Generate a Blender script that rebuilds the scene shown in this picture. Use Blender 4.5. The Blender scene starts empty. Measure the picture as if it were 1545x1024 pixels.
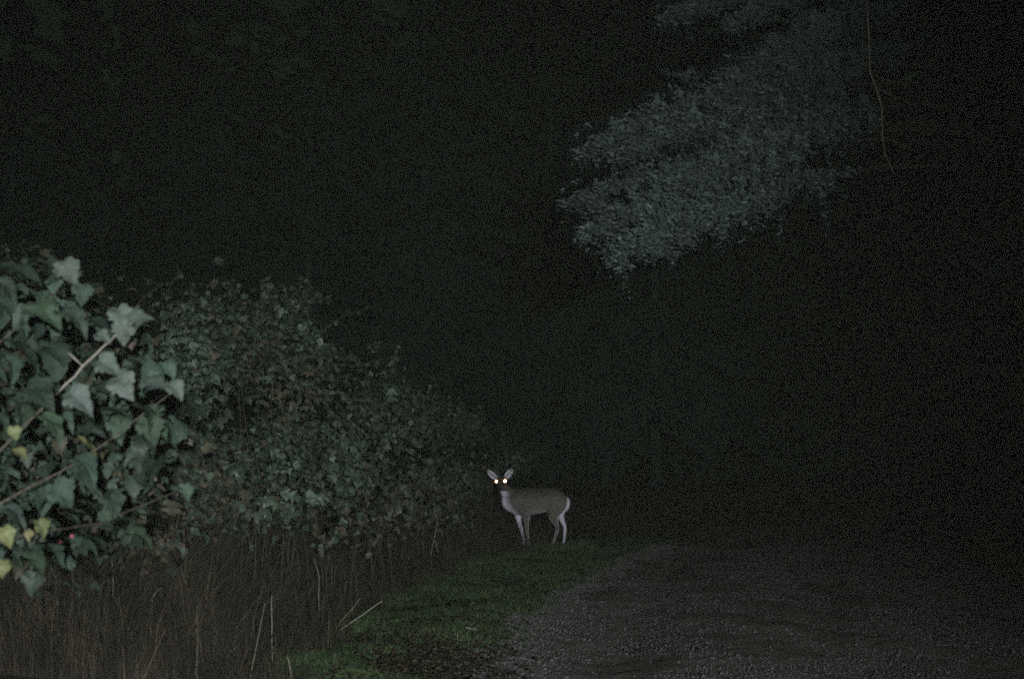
import bpy, bmesh, math, random
import numpy as np
from mathutils import Vector, Matrix, Euler

random.seed(7)
RNG = np.random.default_rng(11)
S = bpy.context.scene
C = S.collection
PI = math.pi

# ------------------------------------------------------------------ camera, world, lamps, exposure
PITCH = math.radians(4.56)
CAM_H = 1.6
FPX = 1545 * 50 / 36.0
cam_d = bpy.data.cameras.new('camera')
cam_d.lens = 50
cam_d.sensor_width = 36
cam_d.clip_start = 0.05
cam_d.clip_end = 1500
cam_d.dof.use_dof = True
cam_d.dof.focus_distance = 22
cam_d.dof.aperture_fstop = 3.2
cam = bpy.data.objects.new('camera', cam_d)
cam.location = (0, 0, CAM_H)
cam.rotation_euler = (PI / 2 + PITCH, 0, 0)
C.objects.link(cam)
S.camera = cam

SUN_EL, SUN_AZ = math.radians(6), math.radians(200)
world = bpy.data.worlds.new('World')
S.world = world
world.use_nodes = True
wn, wl = world.node_tree.nodes, world.node_tree.links
bg = wn['Background']
sky = wn.new('ShaderNodeTexSky')
sky.sky_type = 'NISHITA'
sky.sun_disc = False
sky.sun_elevation = SUN_EL
sky.sun_rotation = SUN_AZ
wtint = wn.new('ShaderNodeMix'); wtint.data_type = 'RGBA'; wtint.blend_type = 'MULTIPLY'
wtint.inputs[0].default_value = 1.0
wtint.inputs[7].default_value = (0.95, 0.92, 0.62, 1)
wl.new(sky.outputs[0], wtint.inputs[6])
wl.new(wtint.outputs[2], bg.inputs[0])
bg.inputs[1].default_value = 0.0021           # night sky

# searchlight some steps behind the camera: the lamp that the deer's eyes throw back
spot = bpy.data.lights.new('searchlight', 'SPOT')
spot.energy = 13000
spot.color = (0.95, 1.0, 0.985)
spot.spot_size = math.radians(42)
spot.spot_blend = 1.0
spot.shadow_soft_size = 0.06
spot_o = bpy.data.objects.new('searchlight', spot)
spot_o.location = (1.25, -6.0, 1.8)
C.objects.link(spot_o)

def aim(o, p):
    d = Vector(p) - o.location
    o.rotation_euler = d.to_track_quat('-Z', 'Y').to_euler()

S.view_settings.view_transform = 'Standard'
S.view_settings.look = 'None'
S.view_settings.exposure = 0
S.view_settings.gamma = 1
S.view_settings.use_curve_mapping = False
S.render.engine = 'CYCLES'
S.render.film_transparent = False
cy = S.cycles
cy.use_denoising = False
cy.use_adaptive_sampling = False
cy.filter_width = 1.6
cy.max_bounces = 4
cy.volume_bounces = 0
cy.transparent_max_bounces = 4
cy.sample_clamp_indirect = 2.0
HAZE_DENSITY = 0.00085


def at(u, v, y):
    """point on the ray through photograph pixel (u, v) at world distance y"""
    dx, dz = (u - 772.5) / FPX, -(v - 512) / FPX
    c, s = math.cos(PITCH), math.sin(PITCH)
    dy2, dz2 = c - dz * s, s + dz * c
    k = y / dy2
    return Vector((dx * k, y, CAM_H + dz2 * k))


aim(spot_o, at(590, 640, 18))

# ------------------------------------------------------------------ helpers
def mat(name, base, rough=0.7, var=0.25, scale=6.0, spec=0.3, hue=None, obj_rand=0.0, tint=None,
        bump=0.0, bump_scale=60.0, translucent=0.0, stretch=None):
    """procedural material: base colour broken up by noise, a per-object shift and an optional vertex tint"""
    m = bpy.data.materials.new(name)
    m.use_nodes = True
    nt = m.node_tree; n, l = nt.nodes, nt.links
    p = n['Principled BSDF']
    p.inputs['Roughness'].default_value = rough
    p.inputs['Specular IOR Level'].default_value = spec
    tc = n.new('ShaderNodeTexCoord')
    src = tc.outputs['Object']
    if stretch:
        mp = n.new('ShaderNodeMapping'); mp.inputs['Scale'].default_value = stretch
        l.new(src, mp.inputs[0]); src = mp.outputs[0]
    nz = n.new('ShaderNodeTexNoise'); nz.inputs['Scale'].default_value = scale
    nz.inputs['Detail'].default_value = 5; nz.inputs['Roughness'].default_value = 0.65
    l.new(src, nz.inputs['Vector'])
    rp = n.new('ShaderNodeValToRGB')
    h = hue or base
    rp.color_ramp.elements[0].position = 0.3
    rp.color_ramp.elements[1].position = 0.7
    rp.color_ramp.elements[0].color = (*[c * (1 - var) for c in base], 1)
    rp.color_ramp.elements[1].color = (*[c * (1 + var) for c in h], 1)
    l.new(nz.outputs['Fac'], rp.inputs[0])
    col = rp.outputs[0]
    if obj_rand:
        oi = n.new('ShaderNodeObjectInfo')
        hs = n.new('ShaderNodeHueSaturation')
        a = n.new('ShaderNodeMapRange'); a.inputs[3].default_value = 1 - obj_rand; a.inputs[4].default_value = 1 + obj_rand
        b = n.new('ShaderNodeMapRange'); b.inputs[3].default_value = 0.5 - obj_rand * 0.09; b.inputs[4].default_value = 0.5 + obj_rand * 0.09
        w = n.new('ShaderNodeTexWhiteNoise'); w.noise_dimensions = '1D'
        l.new(oi.outputs['Random'], a.inputs[0]); l.new(oi.outputs['Random'], w.inputs['W'])
        l.new(w.outputs['Value'], b.inputs[0])
        l.new(a.outputs[0], hs.inputs['Value']); l.new(b.outputs[0], hs.inputs['Hue'])
        l.new(col, hs.inputs['Color']); col = hs.outputs[0]
    if tint:
        at_ = n.new('ShaderNodeAttribute'); at_.attribute_name = 'tint'
        mr = n.new('ShaderNodeValToRGB')
        els = mr.color_ramp.elements
        for i, (pos, cc) in enumerate(tint):
            e = els[i] if i < 2 else els.new(pos)
            e.position = pos; e.color = (*cc, 1)
        l.new(at_.outputs['Fac'], mr.inputs[0])
        mx = n.new('ShaderNodeMix'); mx.data_type = 'RGBA'; mx.blend_type = 'MULTIPLY'
        mx.inputs[0].default_value = 1
        l.new(mr.outputs[0], mx.inputs[6]); l.new(col, mx.inputs[7])
        col = mx.outputs[2]
    l.new(col, p.inputs['Base Color'])
    if bump:
        nb = n.new('ShaderNodeTexNoise'); nb.inputs['Scale'].default_value = bump_scale
        nb.inputs['Detail'].default_value = 4
        l.new(src, nb.inputs['Vector'])
        bp = n.new('ShaderNodeBump'); bp.inputs['Strength'].default_value = bump
        bp.inputs['Distance'].default_value = 0.02
        l.new(nb.outputs['Fac'], bp.inputs['Height']); l.new(bp.outputs[0], p.inputs['Normal'])
    if translucent:
        tr = n.new('ShaderNodeBsdfTranslucent'); l.new(col, tr.inputs[0])
        ms = n.new('ShaderNodeMixShader'); ms.inputs[0].default_value = translucent
        l.new(p.outputs[0], ms.inputs[1]); l.new(tr.outputs[0], ms.inputs[2])
        l.new(ms.outputs[0], n['Material Output'].inputs['Surface'])
    return m


def tri_mesh(name, V, T, material=None, tint=None, smooth=False):
    V = np.asarray(V, np.float32).reshape(-1, 3); T = np.asarray(T, np.int32).reshape(-1, 3)
    me = bpy.data.meshes.new(name)
    me.vertices.add(len(V)); me.vertices.foreach_set('co', V.ravel())
    me.loops.add(T.size); me.loops.foreach_set('vertex_index', T.ravel())
    me.polygons.add(len(T)); me.polygons.foreach_set('loop_start', np.arange(0, T.size, 3, dtype=np.int32))
    if smooth:
        me.polygons.foreach_set('use_smooth', np.ones(len(T), bool))
    if tint is not None:
        a = me.attributes.new('tint', 'FLOAT', 'POINT'); a.data.foreach_set('value', np.asarray(tint, np.float32))
    me.update(calc_edges=True); me.validate()
    if material: me.materials.append(material)
    return me


def link(name, me, parent=None, loc=(0, 0, 0), kind=None):
    o = bpy.data.objects.new(name, me); C.objects.link(o); o.location = loc
    if parent: o.parent = parent
    if kind: o['kind'] = kind
    return o


def tag(o, label, cat, group=None):
    o['label'] = label; o['category'] = cat
    if group: o['group'] = group
    return o


def thing(name, label, cat, loc, group=None):
    o = bpy.data.objects.new(name, None); C.objects.link(o); o.location = loc
    o.empty_display_size = 0.2
    return tag(o, label, cat, group)


class Geo:
    """collects triangles"""
    def __init__(self): self.V = []; self.T = []; self.n = 0; self.tint = []
    def add(self, v, t, tint=None):
        v = np.asarray(v, float).reshape(-1, 3); t = np.asarray(t, int).reshape(-1, 3)
        self.V.append(v); self.T.append(t + self.n); self.n += len(v)
        self.tint.append(np.full(len(v), 0.5 if tint is None else tint))
    def tube(self, pts, radii, seg=6, cap=True):
        pts = [Vector(p) for p in pts]
        V, T = [], []
        side = None
        for i, p in enumerate(pts):
            a = pts[max(i - 1, 0)]; b = pts[min(i + 1, len(pts) - 1)]
            d = (b - a).normalized() if (b - a).length > 1e-9 else Vector((0, 0, 1))
            if side is None:
                side = d.cross(Vector((0.31, 0.9, 0.2))).normalized()
            side = (side - d * side.dot(d)).normalized()
            up = d.cross(side)
            for k in range(seg):
                an = 2 * PI * k / seg
                V.append(p + (side * math.cos(an) + up * math.sin(an)) * radii[i])
        n = len(pts)
        for i in range(n - 1):
            for k in range(seg):
                a = i * seg + k; b = i * seg + (k + 1) % seg
                T += [(a, b, a + seg), (b, b + seg, a + seg)]
        if cap:
            V += [pts[0], pts[-1]]
            c0, c1 = n * seg, n * seg + 1
            for k in range(seg):
                T += [(c0, (k + 1) % seg, k), (c1, (n - 1) * seg + k, (n - 1) * seg + (k + 1) % seg)]
        self.add([tuple(v) for v in V], T)
    def mesh(self, name, material, smooth=False):
        return tri_mesh(name, np.concatenate(self.V), np.concatenate(self.T), material, np.concatenate(self.tint), smooth)


def frame(tip, normal):
    """3x3 with local +Y along tip, +Z along normal"""
    y = Vector(tip).normalized(); z = Vector(normal)
    z = z - y * z.dot(y)
    if z.length < 1e-4: z = y.orthogonal()
    z.normalize(); x = y.cross(z)
    return Matrix((x, y, z)).transposed()


def copy_obj(o, parent, M):
    c = o.copy(); C.objects.link(c); c.parent = parent; c.matrix_local = M
    return c


def lerp_tab(tab):
    xs = np.array([t[0] for t in tab], float); ys = np.array([t[1] for t in tab], float)
    return lambda y: np.interp(y, xs, ys)

# ------------------------------------------------------------------ terrain layout
verge_edge = lerp_tab([(-10, -1.9), (8, -1.72), (10, -1.6), (13.4, -1.57), (16.6, -1.33), (20, -.72), (22.6, 0.0), (26, 1.2), (30, 2.7), (40, 7), (60, 20)])
road_left = lerp_tab([(-10, -1.4), (6, -1.2), (8, -.95), (10, -.56), (13.9, -.02), (17.4, .6), (21.9, 1.5), (26, 2.9), (32, 5.3), (40, 9.5), (60, 24)])
def road_right(y): return road_left(y) + 5.7


def wob(x, y):
    return (0.035 * np.sin(1.3 * x + 0.7 * y) + 0.03 * np.sin(0.9 * y - 1.9 * x + 1.3) + 0.018 * np.sin(3.1 * x + 2.3 * y + .5))


def gz(x, y):
    x = np.asarray(x, float); y = np.asarray(y, float)
    s = verge_edge(y) - x                         # metres into the bank
    bank = 0.42 * np.clip(s / 3.0, 0, 1) ** 1.5
    r = x - road_right(y)
    bank = bank + 0.35 * np.clip(r / 4.0, 0, 1) ** 1.3
    onroad = np.clip(np.minimum(x - road_left(y), road_right(y) - x) / 0.35, -1, 1) * .5 + .5
    return (wob(x, y) * (1 - .75 * onroad) + bank - 0.05 * onroad)


soil = mat('soil', (.078, .068, .052), .95, .45, 3.0, .1, hue=(.07, .07, .05), bump=.8, bump_scale=25)
def axis(lo, hi, n, k=3.4):
    t = np.linspace(-1, 1, n); s = np.sinh(t * k) / math.sinh(k)
    return np.where(s < 0, -s * lo, s * hi)
gx = axis(-400, 400, 150, 5.2); gy = 14 + axis(-400, 500, 190, 4.6)
XX, YY = np.meshgrid(gx, gy, indexing='ij')
inroad = (XX > road_left(YY) + .1) & (XX < road_right(YY) - .1)
ZZ = np.where((YY < 62) & (YY > -12), gz(XX, YY) - .10 * inroad, 0.4)
def grid_tris(a, b):
    i, j = np.meshgrid(np.arange(a - 1), np.arange(b - 1), indexing='ij')
    p = (i * b + j).ravel()
    return np.concatenate([np.stack([p, p + b, p + b + 1], 1), np.stack([p, p + b + 1, p + 1], 1)])
ground = link('ground', tri_mesh('ground', np.stack([XX, YY, ZZ], -1), grid_tris(len(gx), len(gy)), soil, smooth=True), kind='structure')

# gravel track
road_m = mat('gravel_road', (.096, .091, .082), .95, .5, 2.2, .15, hue=(.122, .116, .108), bump=.6, bump_scale=70)
ry = np.concatenate([np.linspace(3, 30, 260), np.linspace(30.3, 60, 80)]); rt = np.linspace(0, 1, 60)
TT, RY = np.meshgrid(rt, ry, indexing='ij')
RX = road_left(RY) + TT * (road_right(RY) - road_left(RY)) + 0.10 * np.sin(RY * 2.1 + TT * 3) * (np.abs(TT - .5) > .45)
rut = -.06 * np.exp(-((TT - .20) / .06) ** 2) - .06 * np.exp(-((TT - .55) / .06) ** 2) + .02 * np.exp(-((TT - .38) / .07) ** 2)
edge = -.07 * np.exp(-(np.minimum(TT, 1 - TT) / .03) ** 2)
RZ = gz(RX, RY) + rut + edge + .004 * RNG.normal(size=RX.shape) + .010 * np.sin(RX * 3.1 + 2 * np.sin(RY * .9)) * np.sin(RY * 1.7 + RX * 1.3)
road = link('gravel_road', tri_mesh('gravel_road', np.stack([RX, RY, RZ], -1), grid_tris(len(rt), len(ry)), road_m, smooth=True), kind='structure')


def scatter_ribbons(n, x, y, z0, h, w, lean, mid=.55, curl=.35):
    """n blades of two bent segments each"""
    az = RNG.uniform(0, 2 * PI, n); fa = RNG.uniform(0, PI, n)
    dirx, diry = np.cos(az), np.sin(az); wx, wy = np.cos(fa) * w / 2, np.sin(fa) * w / 2
    b0 = np.stack([x - wx, y - wy, z0], 1); b1 = np.stack([x + wx, y + wy, z0], 1)
    mx, my = x + dirx * lean * h * mid * .6, y + diry * lean * h * mid * .6
    m0 = np.stack([mx - wx * .8, my - wy * .8, z0 + h * mid], 1); m1 = np.stack([mx + wx * .8, my + wy * .8, z0 + h * mid], 1)
    tp = np.stack([x + dirx * lean * h * (1 + curl), y + diry * lean * h * (1 + curl), z0 + h * np.clip(1 - lean * curl, .3, 1)], 1)
    V = np.stack([b0, b1, m0, m1, tp], 1).reshape(-1, 3)
    k = np.arange(n)[:, None] * 5
    T = np.concatenate([k + [0, 1, 2], k + [1, 3, 2], k + [2, 3, 4]], 0)
    return V, T

# stones on the track
def stones(n):
    y = 8.5 + 17 * RNG.random(n) ** 1.7
    t = RNG.random(n)
    t = np.where(RNG.random(n) < .3, np.abs(RNG.normal(0, .06, n)), t)
    x = road_left(y) + t * 5.7 - .06
    r = RNG.lognormal(math.log(.0052), .5, n).clip(.0025, .02)
    ti = np.clip((np.clip((x - road_left(y)) / 5.7, 0, 1)), 0, 1)
    z = gz(x, y) - .06 * np.exp(-((ti - .20) / .06) ** 2) - .06 * np.exp(-((ti - .55) / .06) ** 2) + .02 * np.exp(-((ti - .38) / .07) ** 2) + r * .25
    base = np.array([(1, 0, 0), (-.9, .15, 0), (0, 1, .1), (.1, -.95, 0), (0, 0, .75), (.1, 0, -.7)], float)
    a = RNG.uniform(0, 2 * PI, n); c, s = np.cos(a), np.sin(a)
    P = base[None] * (r[:, None, None] * RNG.uniform(.65, 1.3, (n, 6, 3)))
    Q = np.stack([P[..., 0] * c[:, None] - P[..., 1] * s[:, None], P[..., 0] * s[:, None] + P[..., 1] * c[:, None], P[..., 2]], -1)
    Q += np.stack([x, y, z], 1)[:, None]
    f = np.array([(0, 2, 4), (2, 1, 4), (1, 3, 4), (3, 0, 4), (2, 0, 5), (1, 2, 5), (3, 1, 5), (0, 3, 5)])
    T = (np.arange(n)[:, None, None] * 6 + f[None]).reshape(-1, 3)
    return Q.reshape(-1, 3), T, np.repeat(RNG.random(n), 6)
stone_m = mat('stone', (.108, .103, .102), .85, .25, 30, .25, tint=[(0, (.6, .58, .55)), (1, (1.35, 1.35, 1.42)), (.6, (.9, .9, .94))])
V, T, ti = stones(100000)
link('gravel', tri_mesh('gravel', V, T, stone_m, ti), kind='stuff')

# short grass on the verge and the far side
def grass_points(n):
    y = 8.8 + 18 * RNG.random(n) ** 1.7
    s = RNG.random(n) * 1.12
    e, r = verge_edge(y), road_left(y)
    x = e - .6 + s * (r + .12 - e + .6)
    patch = np.sin(2.3 * x + 1.7 * y) + np.sin(3.7 * x - 2.9 * y + 1) + .8 * np.sin(6.1 * y + 5.3 * x)
    bare = np.exp(-(((x + .5) / .42) ** 2 + ((y - 11.2) / 1.3) ** 2)) * 2.6
    keep = (patch + 1.5 - bare + RNG.normal(0, .9, n) > 0) & (RNG.random(n) < np.clip((1.05 - s) / .22, .03, 1) * np.clip((25.2 - y) / 5, .06, 1))
    return x[keep], y[keep], patch[keep]
x, y, pt = grass_points(150000)
h = RNG.uniform(.03, .085, len(x)) * np.clip(1 + .3 * pt, .5, 1.6)
V, T = scatter_ribbons(len(x), x, y, gz(x, y) - .01, h, RNG.uniform(.0035, .007, len(x)), RNG.uniform(.1, 1.0, len(x)))
green = mat('grass_blade', (.060, .104, .052), .6, .5, 1.9, .25, hue=(.078, .112, .058), translucent=.2,
            tint=[(0, (.55, .75, .6)), (1, (2.3, 1.75, 1.5)), (.72, (1.0, 1.03, .9))])
grass_dull = mat('dull_grass_blade', (.060, .068, .040), .7, .35, 1.2, .2, hue=(.075, .075, .05), translucent=.15, tint=[(0, (.6, .7, .6)), (1, (1.6, 1.3, 1.1))])
link('grass', tri_mesh('grass', V, T, green, np.repeat(RNG.random(len(x)) ** 1.5, 5)), kind='stuff')

# right-hand verge grass, long and unkempt
n = 30000
y = 9 + 20 * RNG.random(n); x = road_right(y) - .15 + np.abs(RNG.normal(0, 1.3, n))
V, T = scatter_ribbons(n, x, y, gz(x, y) - .01, RNG.uniform(.08, .35, n), RNG.uniform(.004, .008, n), RNG.uniform(.1, .9, n))
link('far_verge_grass', tri_mesh('far_verge_grass', V, T, grass_dull, np.repeat(RNG.random(n), 5)), kind='stuff')

# tall dead weeds along the bank
n = 120000
y = 9.3 + 16 * RNG.random(n) ** 1.35
s = RNG.random(n) ** .8 * 3.6
x = verge_edge(y) + .10 - s + RNG.normal(0, .12, n)
clump = np.sin(4.1 * x + 2.2 * y) + np.sin(2.7 * y - 5.2 * x)
h = RNG.uniform(.10, .95, n) * np.clip(.75 + .28 * clump, .25, 1.35) * np.clip(.30 + s * .9, .3, 1.35)
V, T = scatter_ribbons(n, x, y, gz(x, y) - .02, h, RNG.uniform(.002, .0055, n), RNG.gamma(1.4, .36, n).clip(0, 1.6))
dry = mat('dead_weed', (.050, .043, .036), .85, .5, 2.6, .15, hue=(.056, .047, .038), translucent=.1,
          tint=[(0, (.4, .42, .40)), (1, (2.6, 2.5, 2.35)), (.93, (1.05, 1.0, .95))])
link('dead_weeds', tri_mesh('dead_weeds', V, T, dry, np.repeat(RNG.random(n), 5)), kind='stuff')

n = 420
y = 9.4 + 15 * RNG.random(n) ** 1.3; x = verge_edge(y) - RNG.random(n) ** .8 * 2.6
V, T = scatter_ribbons(n, x, y, gz(x, y) - .02, RNG.uniform(.3, .95, n), RNG.uniform(.0025, .0055, n), RNG.gamma(1.6, .22, n).clip(0, 1.0), mid=.7)
stem_m = mat('dry_stem', (.15, .132, .108), .85, .4, 5, .15, tint=[(0, (.5, .5, .5)), (1, (1.9, 1.9, 1.85))])
link('dry_stems', tri_mesh('dry_stems', V, T, stem_m, np.repeat(RNG.random(n) ** 1.5, 5)), kind='stuff')

# fallen leaves, scraps of dead stem
n = 3200
y = 9 + 15 * RNG.random(n) ** 1.5; e, r = verge_edge(y), road_left(y)
x = e - .4 + RNG.beta(2.6, 1.7, n) * (r - e + .7)
k9 = RNG.random(n) < .4
x = np.where(k9, RNG.normal(-.55, .27, n), x); y = np.where(k9, RNG.normal(11.2, 1.0, n).clip(9, 20), y)
a = RNG.uniform(0, 2 * PI, n); L = RNG.uniform(.015, .045, n); W = L * RNG.uniform(.3, .8, n); cz = RNG.uniform(.0, .025, n)
z = gz(x, y) + .02 + RNG.random(n) * .03
c, s_ = np.cos(a), np.sin(a)
P = np.stack([np.stack([x - c * L, y - s_ * L, z + cz * .3], 1), np.stack([x + s_ * W, y - c * W, z + cz], 1),
              np.stack([x + c * L, y + s_ * L, z], 1), np.stack([x - s_ * W, y + c * W, z + cz], 1)], 1).reshape(-1, 3)
k = np.arange(n)[:, None] * 4
litter_m = mat('leaf_litter', (.085, .066, .046), .8, .4, 8, .2, tint=[(0, (.4, .38, .35)), (1, (1.7, 1.75, 1.7)), (.85, (1, 1, 1))])
link('leaf_litter', tri_mesh('leaf_litter', P, np.concatenate([k + [0, 1, 2], k + [0, 2, 3]], 0), litter_m, np.repeat(RNG.random(n), 4)), kind='stuff')

# ------------------------------------------------------------------ leaves
def lobed_leaf(seed):
    """broad shallow-lobed toothed leaf, folded along the midrib, drooping and wavy; length about 1 along +Y"""
    r = random.Random(seed)
    half = [(.07, -.07), (.24, -.13), (.40, -.05), (.44, .05), (.41, .13), (.57, .24), (.63, .38), (.50, .44), (.53, .55), (.44, .60), (.35, .62), (.33, .74), (.20, .88), (.09, .98)]
    def side(sg):
        return [(sg * a * r.uniform(.88, 1.12), b + r.uniform(-.025, .025)) for a, b in half]
    out = [(0, 0)] + side(1) + [(0, 1.06)] + list(reversed(side(-1)))
    fold, droop, curl = r.uniform(.25, .95), r.uniform(.4, 1.05), r.uniform(-.6, .6)
    w1, w2, amp = r.uniform(5, 9), r.uniform(4, 8), r.uniform(.04, .085)
    def z(x, y):
        return fold * abs(x) - 1.1 * fold * x * x - droop * (y - .15) ** 2 + curl * x * y + amp * math.sin(w1 * y + w2 * x + seed)
    cx_, cy_ = 0, .38
    pts = list(out) + [(cx_ + (a - cx_) * .52, cy_ + (b - cy_) * .52) for a, b in out] + [(cx_, cy_)]
    N = len(out); V = [(a, b, z(a, b)) for a, b in pts]; T = []
    for i in range(N):
        k = (i + 1) % N
        T += [(i, k, N + k), (i, N + k, N + i), (N + i, N + k, 2 * N)]
    return np.array(V), np.array(T)


def trefoil_leaf(seed):
    """bramble leaf: three pointed, folded leaflets on a short stalk"""
    r = random.Random(seed)
    g = Geo()
    for ang, L, oy in ((0, .62, .38), (math.radians(42), .5, .28), (math.radians(-62), .5, .28)):
        w = L * r.uniform(.30, .38); f = r.uniform(.1, .5); d = r.uniform(.1, .5)
        P = [(0, 0), (w * .75, L * .25), (w, L * .5), (w * .55, L * .8), (0, L), (-w * .55, L * .8), (-w, L * .5), (-w * .75, L * .25), (0, L * .5)]
        ca, sa = math.cos(ang), math.sin(ang)
        V = []
        for a, b in P:
            z = f * abs(a) - d * b * b
            V.append((a * ca + b * sa, oy - a * sa + b * ca, z + .02 * r.uniform(-1, 1)))
        T = [(8, i, i + 1) for i in range(7)] + [(8, 7, 0)]
        g.add(V, T)
    g.add([(-.012, 0, 0), (.012, 0, 0), (.012, .38, .01), (-.012, .38, .01)], [(0, 1, 2), (0, 2, 3)])
    return np.concatenate(g.V), np.concatenate(g.T)


LOBED = [lobed_leaf(i) for i in range(9)]
TREF = [trefoil_leaf(i + 20) for i in range(5)]
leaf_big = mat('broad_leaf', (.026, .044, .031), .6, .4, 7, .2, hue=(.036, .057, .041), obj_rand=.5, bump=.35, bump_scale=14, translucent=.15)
leaf_half_lit = mat('half_lit_broad_leaf', (.034, .050, .041), .5, .45, 11, .35, hue=(.048, .065, .055), obj_rand=.35, bump=.35, bump_scale=14, translucent=.12)  # lighter copy of the broad leaf, lamp light put into its colour
leaf_lit = mat('lit_broad_leaf', (.040, .053, .045), .5, .45, 11, .35, hue=(.058, .073, .064), obj_rand=.15, bump=.35, bump_scale=14, translucent=.12)  # lightest copy of the broad leaf, the lamp's sheen painted in
leaf_yel = mat('yellowing_leaf', (.050, .080, .036), .6, .4, 9, .3, hue=(.125, .125, .055), obj_rand=.2, translucent=.2)
leaf_gold = mat('golden_leaf', (.135, .115, .055), .6, .3, 6, .3, hue=(.15, .13, .07), obj_rand=.1, translucent=.2)
leaf_red = mat('crimson_leaf', (.20, .03, .055), .55, .25, 6, .3, translucent=.2)
leaf_hedge = mat('bramble_leaf', (.040, .058, .043), .6, .3, 5, .3, hue=(.046, .066, .050), obj_rand=.5, translucent=.15)
leaf_brown = mat('withered_leaf', (.056, .046, .037), .8, .35, 5, .2, obj_rand=.4)
leaf_stuff = mat('bramble_foliage', (.040, .056, .043), .6, .3, 2.5, .3, translucent=.15,
                 tint=[(0, (.45, .5, .45)), (1, (1.45, .95, .85)), (.80, (1.5, 1.45, 1.5)), (.72, (1.1, 1.1, 1.12)), (.92, (1.1, .78, .72))])
bark = mat('cane_bark', (.060, .050, .040), .85, .35, 30, .2, hue=(.075, .062, .048), bump=.4, bump_scale=80)
pale_wood = mat('bleached_stem', (.25, .225, .19), .8, .35, 40, .2, hue=(.25, .225, .195))

def leaf_protos(shapes, material, base):
    out = []
    for V, T in shapes:
        me = tri_mesh(base, V, T, material, smooth=False)
        out.append(me)
    return out
M_big = leaf_protos(LOBED, leaf_big, 'leaf'); M_half_lit = leaf_protos(LOBED, leaf_half_lit, 'leaf')
M_lit = leaf_protos(LOBED, leaf_lit, 'leaf')
M_yel = leaf_protos(LOBED, leaf_yel, 'leaf'); M_gold = leaf_protos(LOBED[:2], leaf_gold, 'leaf'); M_red = leaf_protos(TREF[:2], leaf_red, 'leaf')
M_hedge = leaf_protos(TREF, leaf_hedge, 'leaf'); M_brown = leaf_protos(TREF, leaf_brown, 'leaf'); M_hlob = leaf_protos(LOBED[4:], leaf_hedge, 'leaf')
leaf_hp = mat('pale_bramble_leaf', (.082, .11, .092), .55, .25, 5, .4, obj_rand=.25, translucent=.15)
M_hpale = leaf_protos(LOBED, leaf_hp, 'leaf')

def put_leaf(me, parent, pos, tip, normal, size):
    o = bpy.data.objects.new('leaf', me); C.objects.link(o); o.parent = parent
    R = frame(tip, normal)
    o.matrix_local = Matrix.Translation(Vector(pos) - parent.location) @ (R * size).to_4x4()
    return o


def rvec():
    v = Vector(RNG.normal(size=3)); return v.normalized()


LAMPDIR = Vector((0.02, -1, .1)).normalized()

def near_deer(p):
    """the gap in the hedge through which the deer looks out"""
    if p.y > 24.1: return False
    q = cam_inv @ p
    u, v = 772.5 + q.x / -q.z * FPX, 512 - q.y / -q.z * FPX
    return 722 < u < 880 and 696 < v < 850


cam_inv = (Matrix.Translation(cam.location) @ cam.rotation_euler.to_matrix().to_4x4()).inverted()


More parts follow.
